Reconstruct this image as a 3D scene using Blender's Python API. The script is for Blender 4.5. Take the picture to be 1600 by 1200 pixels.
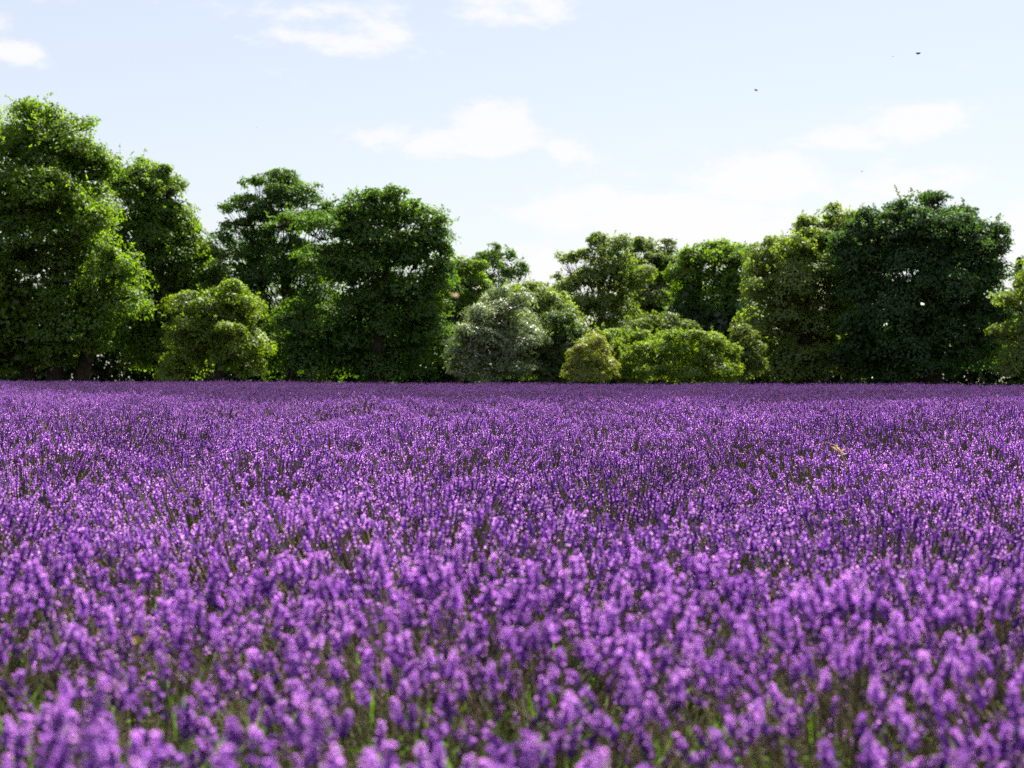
import bpy, math, random
import numpy as np
from mathutils import Vector, Matrix

for o in list(bpy.data.objects):
    bpy.data.objects.remove(o)
C = bpy.context.scene.collection
SC = bpy.context.scene
R = math.radians
rng = np.random.default_rng(7)
random.seed(7)

# ------------------------------------------------------------------ camera, sky, sun, exposure
CAMZ, FPX, HOR = 1.05, 2363.0, 590.0
cam = bpy.data.cameras.new('camera')
cam.sensor_width = 36.0
cam.lens = 36.0 * FPX / 1600.0
cam.clip_start, cam.clip_end = 0.05, 6000
cam.dof.use_dof = True
cam.dof.focus_distance = 13.0
cam.dof.aperture_fstop = 4.0
camo = bpy.data.objects.new('camera', cam)
C.objects.link(camo)
camo.location = (0, 0, CAMZ)
camo.rotation_euler = (R(90) - math.atan((600 - HOR) / FPX), 0, 0)
SC.camera = camo

SUN_EL, SUN_AZ = 58.0, 20.0          # azimuth: degrees clockwise from +Y (the view direction)
world = bpy.data.worlds.new('World')
SC.world = world
world.use_nodes = True
SUN_STRENGTH, SKY_STRENGTH, EXPOSURE = 5.0, 0.05, 1.68
SC.view_settings.view_transform = 'Standard'
SC.view_settings.look = 'None'
SC.view_settings.gamma = 1
SC.view_settings.use_curve_mapping = False
SC.view_settings.exposure = EXPOSURE

sl = bpy.data.lights.new('sun', 'SUN')
sl.energy = SUN_STRENGTH
sl.angle = R(0.53)
sl.color = (1.0, 0.95, 0.86)
so = bpy.data.objects.new('sun', sl)
C.objects.link(so)
sd = Vector((math.sin(R(SUN_AZ)) * math.cos(R(SUN_EL)), math.cos(R(SUN_AZ)) * math.cos(R(SUN_EL)), math.sin(R(SUN_EL))))
so.rotation_euler = sd.to_track_quat('Z', 'Y').to_euler()
so.location = (0, 0, 60)


def build_world():
    nt = world.node_tree
    N, L = nt.nodes, nt.links
    N.clear()
    out = N.new('ShaderNodeOutputWorld')
    bg = N.new('ShaderNodeBackground')
    bg.inputs['Strength'].default_value = SKY_STRENGTH
    L.new(bg.outputs[0], out.inputs['Surface'])
    sky = N.new('ShaderNodeTexSky')
    sky.sky_type = 'NISHITA'
    sky.sun_disc = False
    sky.sun_elevation = R(SUN_EL)
    sky.sun_rotation = R(SUN_AZ)
    sky.air_density = 1.0
    sky.dust_density = 1.3
    sky.ozone_density = 1.6
    sky.altitude = 60
    tc = N.new('ShaderNodeTexCoord')

    def math_(op, a, b=None, c=None):
        n = N.new('ShaderNodeMath')
        n.operation = op
        for i, v in enumerate((a, b, c)):
            if v is None:
                continue
            if isinstance(v, (int, float)):
                n.inputs[i].default_value = v
            else:
                L.new(v, n.inputs[i])
        return n.outputs[0]

    sep = N.new('ShaderNodeSeparateXYZ')
    L.new(tc.outputs['Generated'], sep.inputs[0])
    x, y, z = sep.outputs
    az = math_('ARCTAN2', x, y)
    el = math_('ARCSINE', z)
    # ragged edges: the direction is shifted by a noise before the cloud bodies are measured
    mp = N.new('ShaderNodeMapping')
    mp.inputs['Scale'].default_value = (1, 1, 2.2)
    L.new(tc.outputs['Generated'], mp.inputs['Vector'])
    nz = N.new('ShaderNodeTexNoise')
    nz.inputs['Scale'].default_value = 26
    nz.inputs['Detail'].default_value = 9
    nz.inputs['Roughness'].default_value = 0.64
    L.new(mp.outputs[0], nz.inputs['Vector'])
    nf = nz.outputs['Fac']
    nb = N.new('ShaderNodeTexNoise')
    nb.inputs['Scale'].default_value = 5.5
    nb.inputs['Detail'].default_value = 6
    nb.inputs['Roughness'].default_value = 0.55
    L.new(mp.outputs[0], nb.inputs['Vector'])
    total = None
    blobs = [(775, 208, 78, 44, 1.1), (690, 226, 90, 28, .8), (600, 216, 70, 28, .75), (885, 234, 42, 26, .85),
             (28, 108, 50, 22, .95), (1425, 204, 74, 30, 1.15), (1312, 228, 80, 26, .85), (1190, 285, 150, 50, 1.0),
             (1330, 300, 190, 42, .75), (1010, 340, 210, 54, 1.0), (1150, 350, 190, 50, .95), (480, 20, 180, 34, .58),
             (560, 62, 180, 36, .65), (830, 15, 150, 40, .75), (1620, 372, 80, 56, 1.0), (1490, 290, 60, 34, .7),
             (840, 430, 200, 50, .7), (1700, 120, 90, 30, .9), (-120, 60, 120, 36, .9), (950, 230, 300, 30, .35)]
    for (px, py, w, h, s) in blobs:
        a0 = math.atan((px - 800) / FPX)
        e0 = math.atan((HOR - py) / FPX)
        du = math_('MULTIPLY', math_('SUBTRACT', az, a0), FPX / w)
        dv = math_('MULTIPLY', math_('SUBTRACT', el, e0), FPX / h)
        q = math_('ADD', math_('MULTIPLY', du, du), math_('MULTIPLY', dv, dv))
        g = math_('MULTIPLY', math_('EXPONENT', math_('MULTIPLY', q, -0.8)), s)
        total = g if total is None else math_('MAXIMUM', total, g)
    # the same sort of scattered small clouds everywhere else, away from this patch of sky
    gen = N.new('ShaderNodeMapRange')
    gen.inputs['From Min'].default_value = 0.56
    gen.inputs['From Max'].default_value = 0.78
    L.new(nb.outputs['Fac'], gen.inputs['Value'])
    total = math_('MAXIMUM', total, math_('MULTIPLY', gen.outputs[0], 0.55))
    m = math_('ADD', total, math_('MULTIPLY', math_('SUBTRACT', nf, 0.5), 1.75))
    ss = N.new('ShaderNodeMapRange')
    ss.interpolation_type = 'SMOOTHSTEP'
    ss.inputs['From Min'].default_value = 0.32
    ss.inputs['From Max'].default_value = 0.82
    ss.inputs['To Max'].default_value = 0.88
    L.new(m, ss.inputs['Value'])
    # thin high haze: thick along the long low path, thinner overhead
    hz = N.new('ShaderNodeMapRange')
    hz.inputs['From Min'].default_value = 0.0
    hz.inputs['From Max'].default_value = R(55)
    hz.inputs['To Min'].default_value = 0.60
    hz.inputs['To Max'].default_value = 0.08
    L.new(el, hz.inputs['Value'])
    hmix = N.new('ShaderNodeMix')
    hmix.data_type = 'RGBA'
    L.new(hz.outputs[0], hmix.inputs['Factor'])
    L.new(sky.outputs[0], hmix.inputs[6])
    hmix.inputs[7].default_value = (5.68, 5.47, 5.5, 1)
    mix = N.new('ShaderNodeMix')
    mix.data_type = 'RGBA'
    L.new(ss.outputs[0], mix.inputs['Factor'])
    L.new(hmix.outputs[2], mix.inputs[6])
    mix.inputs[7].default_value = (6.25, 6.2, 6.25, 1)
    L.new(mix.outputs[2], bg.inputs['Color'])


build_world()
SC.cycles.max_bounces = 10
SC.cycles.diffuse_bounces = 5
SC.cycles.transmission_bounces = 6
SC.cycles.transparent_max_bounces = 6
SC.cycles.use_denoising = False


# ------------------------------------------------------------------ helpers
def tag(o, label=None, cat=None, group=None, kind=None):
    if label:
        o['label'] = label
    if cat:
        o['category'] = cat
    if group:
        o['group'] = group
    if kind:
        o['kind'] = kind
    return o


def smooth(a, b, x):
    t = np.clip((np.asarray(x, float) - a) / (b - a), 0, 1)
    return t * t * (3 - 2 * t)


def ground_z(X, Y):
    X = np.asarray(X, float)
    Y = np.asarray(Y, float)
    f = smooth(24, 66, Y)
    und = 0.03 * np.sin(X * .55 + Y * .31 + 1.0) + 0.055 * np.sin(Y * .62 - X * .17 + .6) + .02 * np.sin(X * .23 - 2)
    return f * (0.20 - 0.0042 * np.clip(X, -60, 60)) + und * smooth(1, 6, Y) * (1 - smooth(50, 90, Y))


def at(px, py, d):
    return Vector(((px - 800) / FPX * d, d, CAMZ + (HOR - py) / FPX * d))


def mesh_np(name, verts, faces, mats, tint=None, mat_idx=None, smooth_shade=False):
    """verts (n,3); faces: list of (m,k) integer arrays (any k)"""
    me = bpy.data.meshes.new(name)
    faces = [np.asarray(f) for f in faces if len(f)]
    nl = sum(f.size for f in faces)
    nf = sum(len(f) for f in faces)
    me.vertices.add(len(verts))
    me.vertices.foreach_set('co', np.asarray(verts, np.float32).ravel())
    me.loops.add(nl)
    me.loops.foreach_set('vertex_index', np.concatenate([f.ravel() for f in faces]).astype(np.int32))
    me.polygons.add(nf)
    sizes = np.concatenate([np.full(len(f), f.shape[1]) for f in faces])
    starts = np.concatenate([[0], np.cumsum(sizes)[:-1]])
    me.polygons.foreach_set('loop_start', starts.astype(np.int32))
    if mat_idx is not None:
        me.polygons.foreach_set('material_index', np.asarray(mat_idx, np.int32))
    if smooth_shade:
        me.polygons.foreach_set('use_smooth', np.ones(nf, bool))
    if tint is not None:
        a = me.attributes.new('tint', 'FLOAT', 'POINT')
        a.data.foreach_set('value', np.asarray(tint, np.float32))
    for m in mats:
        me.materials.append(m)
    me.update(calc_edges=True)
    return me


def link(name, me, parent=None, loc=None):
    o = bpy.data.objects.new(name, me)
    C.objects.link(o)
    if parent is not None:
        o.parent = parent
    if loc is not None:
        o.location = loc
    return o


class Geo:
    """gathers pieces that become one mesh"""
    def __init__(self):
        self.v, self.f, self.t, self.mi, self.n = [], {}, [], {}, 0

    def add(self, v, f, tint=0.5, mi=0):
        v = np.asarray(v, float)
        f = np.asarray(f)
        k = f.shape[1]
        self.f.setdefault(k, []).append(f + self.n)
        self.mi.setdefault(k, []).append(np.full(len(f), mi))
        self.v.append(v)
        self.t.append(np.full(len(v), tint) if np.isscalar(tint) else np.asarray(tint))
        self.n += len(v)

    def mesh(self, name, mats, smooth_shade=False):
        ks = sorted(self.f)
        return mesh_np(name, np.concatenate(self.v), [np.concatenate(self.f[k]) for k in ks], mats,
                       np.concatenate(self.t), np.concatenate([np.concatenate(self.mi[k]) for k in ks]), smooth_shade)


def tube(pts, rad, sides=6, cap=True):
    pts = np.asarray(pts, float)
    n = len(pts)
    d = np.gradient(pts, axis=0)
    d /= np.linalg.norm(d, axis=1)[:, None] + 1e-9
    ref = np.where(np.abs(d[:, 2:3]) < .9, np.array([[0, 0, 1.]]), np.array([[1., 0, 0]]))
    if np.abs(d[0, 2]) >= .7:
        ref = np.tile([[1., 0, 0]], (n, 1))
    a = np.cross(d, ref)
    a /= np.linalg.norm(a, axis=1)[:, None] + 1e-9
    b = np.cross(d, a)
    th = np.arange(sides) * 2 * np.pi / sides
    rad = np.broadcast_to(np.asarray(rad, float), (n,))
    v = pts[:, None] + rad[:, None, None] * (np.cos(th)[None, :, None] * a[:, None] + np.sin(th)[None, :, None] * b[:, None])
    i = np.arange(n - 1)[:, None] * sides
    j = np.arange(sides)[None]
    q = np.stack([i + j, i + (j + 1) % sides, i + sides + (j + 1) % sides, i + sides + j], -1).reshape(-1, 4)
    return v.reshape(-1, 3), q


# ------------------------------------------------------------------ materials
def newmat(name):
    m = bpy.data.materials.new(name)
    m.use_nodes = True
    nt = m.node_tree
    nt.nodes.clear()
    return m, nt, nt.nodes, nt.links


def leafy(name, stops, trans=0.5, tr_gain=(1.6, 1.9, .7), gloss=0.08, rough=0.4, rnd=0.0):
    """thin leaf or petal: reflects, and lets light through; `stops` is a colour ramp over the per-leaf tint"""
    m, nt, N, L = newmat(name)
    out = N.new('ShaderNodeOutputMaterial')
    at_ = N.new('ShaderNodeAttribute')
    at_.attribute_name = 'tint'
    ramp = N.new('ShaderNodeValToRGB')
    el = ramp.color_ramp.elements
    while len(el) < len(stops):
        el.new(0.5)
    for e, (p, c) in zip(el, stops):
        e.position = p
        e.color = (*c, 1)
    fac = at_.outputs['Fac']
    if rnd:
        oi = N.new('ShaderNodeObjectInfo')
        mm = N.new('ShaderNodeMath')
        mm.operation = 'MULTIPLY_ADD'
        L.new(oi.outputs['Random'], mm.inputs[0])
        mm.inputs[1].default_value = rnd
        ad = N.new('ShaderNodeMath')
        ad.operation = 'SUBTRACT'
        L.new(fac, ad.inputs[0])
        ad.inputs[1].default_value = rnd / 2
        L.new(ad.outputs[0], mm.inputs[2])
        fac = mm.outputs[0]
    L.new(fac, ramp.inputs[0])
    df = N.new('ShaderNodeBsdfDiffuse')
    L.new(ramp.outputs[0], df.inputs['Color'])
    tg = N.new('ShaderNodeMix')
    tg.data_type = 'RGBA'
    tg.blend_type = 'MULTIPLY'
    tg.inputs['Factor'].default_value = 1
    L.new(ramp.outputs[0], tg.inputs[6])
    tg.inputs[7].default_value = (*tr_gain, 1)
    tl = N.new('ShaderNodeBsdfTranslucent')
    L.new(tg.outputs[2], tl.inputs['Color'])
    mx = N.new('ShaderNodeMixShader')
    mx.inputs[0].default_value = trans
    L.new(df.outputs[0], mx.inputs[1])
    L.new(tl.outputs[0], mx.inputs[2])
    gl = N.new('ShaderNodeBsdfGlossy')
    gl.inputs['Roughness'].default_value = rough
    gl.inputs['Color'].default_value = (.9, .95, .9, 1)
    mg = N.new('ShaderNodeMixShader')
    mg.inputs[0].default_value = gloss
    L.new(mx.outputs[0], mg.inputs[1])
    L.new(gl.outputs[0], mg.inputs[2])
    L.new(mg.outputs[0], out.inputs['Surface'])
    return m


def rough_mat(name, c1, c2, scale=8, rough=.9, bump=.3):
    m, nt, N, L = newmat(name)
    out = N.new('ShaderNodeOutputMaterial')
    b = N.new('ShaderNodeBsdfPrincipled')
    b.inputs['Roughness'].default_value = rough
    b.inputs['Specular IOR Level'].default_value = .2
    tc = N.new('ShaderNodeTexCoord')
    nz = N.new('ShaderNodeTexNoise')
    nz.inputs['Scale'].default_value = scale
    nz.inputs['Detail'].default_value = 8
    L.new(tc.outputs['Object'], nz.inputs['Vector'])
    r = N.new('ShaderNodeValToRGB')
    r.color_ramp.elements[0].position = .35
    r.color_ramp.elements[1].position = .68
    r.color_ramp.elements[0].color = (*c1, 1)
    r.color_ramp.elements[1].color = (*c2, 1)
    L.new(nz.outputs['Fac'], r.inputs[0])
    L.new(r.outputs[0], b.inputs['Base Color'])
    bp = N.new('ShaderNodeBump')
    bp.inputs['Strength'].default_value = bump
    L.new(nz.outputs['Fac'], bp.inputs['Height'])
    L.new(bp.outputs[0], b.inputs['Normal'])
    L.new(b.outputs[0], out.inputs['Surface'])
    return m


M_bark = rough_mat('bark', (.022, .016, .011), (.06, .045, .032), 6, .95, .6)
M_soil = rough_mat('field_soil', (.06, .045, .03), (.11, .085, .055), 5, 1, .5)
LG = (2.3, 2.6, .6)
M_syc = leafy('sycamore_leaf', [(0, (.052, .088, .010)), (.5, (.100, .155, .015)), (1, (.155, .215, .022))], .46, LG, .025, .5)
M_deep = leafy('deep_green_leaf', [(0, (.034, .068, .012)), (.5, (.067, .122, .017)), (1, (.112, .175, .024))], .42, LG, .025, .5)
M_lime = leafy('lime_leaf', [(0, (.075, .118, .010)), (.5, (.130, .185, .016)), (1, (.180, .24, .024))], .5, (2.0, 2.1, .5), .03, .5)
M_silver = leafy('silver_leaf', [(0, (.085, .125, .05)), (.5, (.17, .215, .10)), (1, (.33, .37, .22))], .40, (1.5, 1.65, .8), .05, .45)
M_olive = leafy('olive_leaf', [(0, (.06, .09, .018)), (.5, (.105, .14, .03)), (1, (.165, .20, .05))], .45, (1.9, 2.1, .6), .03, .5)
M_pale = leafy('pale_olive_leaf', [(0, (.085, .125, .022)), (.5, (.14, .185, .036)), (1, (.21, .25, .06))], .48, (1.9, 2.1, .6), .03, .5)
M_gold = leafy('golden_leaf', [(0, (.13, .155, .02)), (.5, (.20, .225, .028)), (1, (.29, .305, .05))], .45, (1.7, 1.75, .5), .05, .5)
M_grey = leafy('grey_green_leaf', [(0, (.032, .054, .014)), (.5, (.062, .095, .022)), (1, (.105, .145, .04))], .45, (1.9, 2.2, .65), .04, .45)
M_shade = leafy('dark_sycamore_leaf', [(0, (.022, .046, .014)), (.5, (.042, .082, .020)), (1, (.075, .125, .028))], .40, (2.0, 2.4, .7), .025, .5)
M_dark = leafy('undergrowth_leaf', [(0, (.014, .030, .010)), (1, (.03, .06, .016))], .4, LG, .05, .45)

PG = (1.5, 1.15, 1.6)
STOPS_L = [(0, (.065, .020, .17)), (.3, (.235, .085, .40)), (.6, (.465, .19, .61)), (1, (.80, .48, .83))]
M_spike = leafy('lavender_flower', STOPS_L, .42, PG, .012, .6, rnd=.40)
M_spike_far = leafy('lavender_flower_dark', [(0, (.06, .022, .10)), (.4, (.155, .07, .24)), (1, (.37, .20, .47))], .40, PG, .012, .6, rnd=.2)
M_stem = leafy('lavender_stem', [(0, (.08, .085, .035)), (.5, (.13, .13, .055)), (1, (.26, .19, .15))], .3, (1.2, 1.2, .8), .02, .5)
M_lleaf = leafy('lavender_leaf', [(0, (.05, .10, .012)), (.5, (.085, .165, .018)), (1, (.12, .21, .026))], .5, (1.8, 2.1, .5), .015, .45)


# ------------------------------------------------------------------ the setting: ground and field
def build_ground():
    m, nt, N, L = newmat('ground_cover')
    out = N.new('ShaderNodeOutputMaterial')
    b = N.new('ShaderNodeBsdfPrincipled')
    b.inputs['Roughness'].default_value = 1
    b.inputs['Specular IOR Level'].default_value = .1
    tc = N.new('ShaderNodeTexCoord')
    n1 = N.new('ShaderNodeTexNoise')
    n1.inputs['Scale'].default_value = 3
    n1.inputs['Detail'].default_value = 10
    L.new(tc.outputs['Object'], n1.inputs['Vector'])
    r = N.new('ShaderNodeValToRGB')
    e = r.color_ramp.elements
    e[0].position, e[0].color = .3, (.055, .045, .03, 1)
    e[1].position, e[1].color = .7, (.06, .075, .025, 1)
    L.new(n1.outputs['Fac'], r.inputs[0])
    L.new(r.outputs[0], b.inputs['Base Color'])
    L.new(b.outputs[0], out.inputs['Surface'])
    # a fine sheet near the camera that coarsens outward to the horizon
    xs = np.concatenate([[-3000, -1200, -500, -200, -100], np.linspace(-60, 60, 61), [100, 200, 500, 1200, 3000]])
    ys = np.concatenate([[-600, -100, -20], np.linspace(-4, 100, 105), [130, 180, 300, 700, 1500, 4000]])
    X, Y = np.meshgrid(xs, ys, indexing='ij')
    Z = ground_z(X, Y)
    v = np.stack([X, Y, Z], -1).reshape(-1, 3)
    ny = len(ys)
    i, j = np.meshgrid(np.arange(len(xs) - 1), np.arange(ny - 1), indexing='ij')
    q = np.stack([i * ny + j, (i + 1) * ny + j, (i + 1) * ny + j + 1, i * ny + j + 1], -1).reshape(-1, 4)
    o = link('ground', mesh_np('ground', v, [q], [m], smooth_shade=True))
    tag(o, kind='structure')


build_ground()


# ------------------------------------------------------------------ lavender
def frames(D):
    D = D / (np.linalg.norm(D, axis=-1, keepdims=True) + 1e-9)
    ref = np.where(np.abs(D[..., 2:3]) < .8, np.array([0, 0, 1.]), np.array([1., 0, 0]))
    A = np.cross(D, ref)
    A /= np.linalg.norm(A, axis=-1, keepdims=True) + 1e-9
    return D, A, np.cross(D, A)


def diamonds(P, D, Nn, ln, wd, fold=0.0):
    """leaf quads: base P, direction D, face normal about Nn, length ln, width wd"""
    D = D / (np.linalg.norm(D, axis=1)[:, None] + 1e-9)
    S = np.cross(D, Nn)
    S /= np.linalg.norm(S, axis=1)[:, None] + 1e-9
    Up = np.cross(S, D)
    ln = np.broadcast_to(ln, (len(P),))[:, None]
    wd = np.broadcast_to(wd, (len(P),))[:, None]
    mid = P + D * ln * .48
    v = np.stack([P, mid + S * wd * .5 + Up * wd * fold, P + D * ln - Up * ln * .12, mid - S * wd * .5 + Up * wd * fold], 1)
    n = len(P)
    return v.reshape(-1, 3), np.arange(n * 4).reshape(n, 4)


def spike_detail(r, length, width):
    """one flower spike, base at the origin, pointing up: whorls of calyces with open florets"""
    g = Geo()
    nw = int(length / .0085)
    zs = np.linspace(.002, length - .004, nw)
    if r.random() < .55:                       # the loose lowest whorl, set apart on the stem
        zs[0] -= .012
        z0 = zs[0]
    else:
        z0 = 0
    v, q = tube([(0, 0, z0 - .004), (0, 0, length * .5), (0, 0, length)], [.0022, .003, .0012], 5)
    g.add(v, q, .12)
    for k, z in enumerate(zs):
        f = (z - zs[0]) / (length - zs[0] + 1e-6)
        prof = (0.80 + .35 * math.sin(min(1, f * 1.4 + .25) * math.pi)) * (1 - .5 * f ** 3)
        nfl = 8 if f < .8 else 5
        off = r.random() * 6
        for j in range(nfl):
            a = off + j * 2 * math.pi / nfl + r.normal(0, .15)
            out = np.array([math.cos(a), math.sin(a), 0])
            up = .85 + .7 * f + r.normal(0, .15)
            d = out + np.array([0, 0, up])
            d /= np.linalg.norm(d)
            L = width * .5 * prof * r.uniform(.9, 1.2) * 1.15
            p0 = np.array([0, 0, z + r.normal(0, .001)])
            v, q = tube([p0, p0 + d * L * .6, p0 + d * L], [.0010, .0019, .0010], 4)
            g.add(v, q, float(np.clip(r.normal(.18, .09), 0, .45)))
            if r.random() < .42 + .35 * f:
                tip = p0 + d * L
                for s in range(3):
                    b = a + r.normal(0, 1.2)
                    dd = np.array([math.cos(b), math.sin(b), r.normal(.35, .4)])
                    nn = d + r.normal(0, .4, 3)
                    v, q = diamonds(tip[None], dd[None], nn[None], r.uniform(.0045, .007), r.uniform(.004, .0055), .1)
                    g.add(v, q, float(np.clip(r.normal(.55, .15) + .22 * f * f, .35, 1)))  # upper petals tinted lighter: the sunlit top is put into the colour
    return g.mesh('flower_spike', [M_spike])


def spike_np(r, n, per, core=True):
    """n coarse spikes as arrays in local coords: returns verts (n,k,3), quads (m,4) of one, tint (n,k)"""
    length = r.uniform(.033, .060, n)
    width = r.uniform(.014, .019, n)
    mood = r.normal(0, .17, n)
    V, Q, T, c = [], [], [], 0
    if core:
        zz = np.array([0, .45, 1.0])
        rr = np.array([.20, .30, .10])
        for i in range(3):
            for j in range(4):
                a = j * np.pi / 2
                V.append(np.stack([np.cos(a) * rr[i] * width, np.sin(a) * rr[i] * width, zz[i] * length], -1))
                T.append(np.clip(r.normal(.18, .07, n), 0, .5))
        for i in range(2):
            for j in range(4):
                Q.append([i * 4 + j, i * 4 + (j + 1) % 4, i * 4 + 4 + (j + 1) % 4, i * 4 + 4 + j])
        c = 12
    for k in range(per):
        f = (k + .5) / per
        a = k * 2.4 + r.normal(0, .3, n)
        z = length * (f * .95) + r.normal(0, .002, n)
        prof = (.85 + .3 * np.sin(min(1, f * 1.4 + .25) * np.pi)) * (1 - .45 * f ** 3)
        L = width * .62 * prof * r.uniform(.8, 1.3, n)
        w = r.uniform(.006, .0105, n) * (8.0 / per) ** .35
        o = np.stack([np.cos(a), np.sin(a), 0 * a], -1)
        t = np.stack([-np.sin(a), np.cos(a), 0 * a], -1)
        upv = np.array([0, 0, 1.])
        e = r.uniform(.35, 1.1, n)[:, None]
        dd = o + upv * e
        dd /= np.linalg.norm(dd, axis=1)[:, None]
        tw = (r.normal(0, .6, n))[:, None]
        side = t * np.cos(tw) + np.cross(dd, t) * np.sin(tw)
        p = upv * z[:, None] + o * (width * .1)[:, None]
        tint = np.clip(r.normal(.53, .17, n) + .32 * f * f + mood, 0.02, 1)  # tint lightens up the spike, painting a lit top over a shaded foot
        for vv in (p, p + dd * (L * .6)[:, None] + side * (w * .5)[:, None], p + dd * L[:, None], p + dd * (L * .6)[:, None] - side * (w * .5)[:, None]):
            V.append(vv)
            T.append(tint)
        Q.append([c, c + 1, c + 2, c + 3])
        c += 4
    return np.stack(V, 1), np.array(Q), np.stack(T, 1)


def stalk_layout(r, n, Rr=.80, H=.62, open_=0):
    """head base points, end directions and stem curves of one plant"""
    ph = r.uniform(0, 2 * np.pi, n)
    t = np.sqrt(r.uniform(0, 1, n)) * r.uniform(.93, 1.07, n)
    lump = .05 * np.sin(ph * 3 + r.uniform(0, 6)) + .03 * np.sin(ph * 5 + r.uniform(0, 6))
    ca, sa = np.cos(ph), np.sin(ph)
    base = np.stack([ca * t * .22, sa * t * .22, np.full(n, .02)], -1)
    z = H * (1 - .42 * t ** 2.4) + lump * t + r.normal(0, .032, n)
    z = z - np.where(r.random(n) < .40, r.uniform(.03, .20, n), 0)
    head = np.stack([ca * t * Rr, sa * t * Rr, z], -1) + np.concatenate([r.normal(0, .022, (n, 2)), np.zeros((n, 1))], 1)
    ctrl = base * .45 + head * .55
    ctrl[:, 2] = base[:, 2] * .42 + head[:, 2] * .58 - .0
    ctrl[:, :2] = base[:, :2] * .62 + head[:, :2] * .38
    d = head - ctrl
    d /= np.linalg.norm(d, axis=1)[:, None]
    d = d * .6 + np.array([0, 0, .55]) + r.normal(0, .13, (n, 3))
    d /= np.linalg.norm(d, axis=1)[:, None]
    return base, ctrl, head, d


def stems_into(g, r, base, ctrl, head, width=.0022, mi=0, segs=3):
    ts = np.linspace(0, 1, segs + 1)
    n = len(base)
    P = [(1 - t) ** 2 * base + 2 * t * (1 - t) * ctrl + t * t * head for t in ts]
    a = r.uniform(0, np.pi, n)
    s1 = np.stack([np.cos(a), np.sin(a), 0 * a], -1) * width
    s2 = np.stack([-np.sin(a), np.cos(a), 0 * a], -1) * width
    # three-sided stems
    V = []
    for p in P:
        V += [p + s1, p - s1 * .5 + s2 * .87, p - s1 * .5 - s2 * .87]
    V = np.stack(V, 1)
    k = V.shape[1]
    Q = []
    for i in range(segs):
        for j in range(3):
            Q.append([i * 3 + j, i * 3 + (j + 1) % 3, i * 3 + 3 + (j + 1) % 3, i * 3 + 3 + j])
    Q = (np.array(Q)[None] + (np.arange(n) * k)[:, None, None]).reshape(-1, 4)
    g.add(V.reshape(-1, 3), Q, np.repeat(np.clip(r.normal(.5, .25, n), 0, 1), k), mi)


def leaves_into(g, r, n, Rr=.42, mi=0, zt=.36, wd=.006, ln=.055):
    ph = r.uniform(0, 2 * np.pi, n)
    t = np.sqrt(r.uniform(0, 1, n))
    P = np.stack([np.cos(ph) * t * Rr, np.sin(ph) * t * Rr, r.uniform(.03, 1, n) ** .8 * zt * (1 - .4 * t * t)], -1)
    D = np.stack([np.cos(ph) * t, np.sin(ph) * t, np.full(n, 1.1)], -1) + r.normal(0, .4, (n, 3))
    v, q = diamonds(P, D, r.normal(0, 1, (n, 3)), r.uniform(.7, 1.4, n) * ln, wd * r.uniform(.7, 1.3, n))
    g.add(v, q, np.repeat(np.clip(r.normal(.5, .25, n), 0, 1), 4), mi)


def coarse_plant(seed, n, per, mats, H=.61, Rr=.76, leaves=120, wd=.0024, segs=2, scale_spike=1.0):
    r = np.random.default_rng(seed)
    g = Geo()
    base, ctrl, head, d = stalk_layout(r, n, Rr, H)
    V, Q, T = spike_np(r, n, per)
    V = V * scale_spike
    D, A, B = frames(d)
    W = head[:, None] + V[..., 0:1] * A[:, None] + V[..., 1:2] * B[:, None] + V[..., 2:3] * D[:, None]
    k = V.shape[1]
    QQ = (Q[None] + (np.arange(n) * k)[:, None, None]).reshape(-1, 4)
    g.add(W.reshape(-1, 3), QQ, T.reshape(-1), 0)
    stems_into(g, r, base, ctrl, head, wd, 1, segs)
    leaves_into(g, r, leaves, .55, mi=2, zt=.34, wd=.010, ln=.085)
    return g.mesh('lavender_plant', mats)


# rows of plants cross the view a little aslant
ROW_ANG = R(-16)
rd = np.array([math.cos(ROW_ANG), math.sin(ROW_ANG)])
rn = np.array([-rd[1], rd[0]])
ROW_STEP, PLANT_STEP = 1.48, .46
ROW_FIRST = 1.38 * rn[1]
bx = np.array([-40, -17, -8.4, -3.1, 0, 3.4, 10.5, 30])
by = np.array([64, 48, 33, 26, 26, 27.5, 31, 38])


def field_limit(X):
    return np.interp(X, bx, by)


def field_points(step_row, step_plant, first, d0, d1, margin, jitter=.07):
    pts = []
    kmax = int(90 / step_row)
    for k in range(-2, kmax):
        off = first + k * step_row
        for s in np.arange(-60, 60, step_plant):
            s2 = s + rng.normal(0, jitter * .8)
            o2 = off + rng.normal(0, jitter) + .05 * math.sin(s * .9 + k)
            x, y = rd * s2 + rn * o2
            if y < d0 or y > d1 or abs(x) > y * .36 + margin:
                continue
            pts.append((x, y, k))
    return pts


near_pts = [p for p in field_points(ROW_STEP, PLANT_STEP, ROW_FIRST, 1.05, 66, 1.6) if p[1] < field_limit(p[0]) - .5]
near_pts.sort(key=lambda p: p[1] - 0 * p[0])


def in_view(p, m=0.30):
    return abs(p[0]) < p[1] * .3386 + m


MATS_P = [M_spike, M_stem, M_lleaf]
spike_meshes = []
rs = np.random.default_rng(3)
for i in range(9):
    spike_meshes.append(spike_detail(rs, rs.uniform(.034, .056), rs.uniform(.0145, .0185)))

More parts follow.
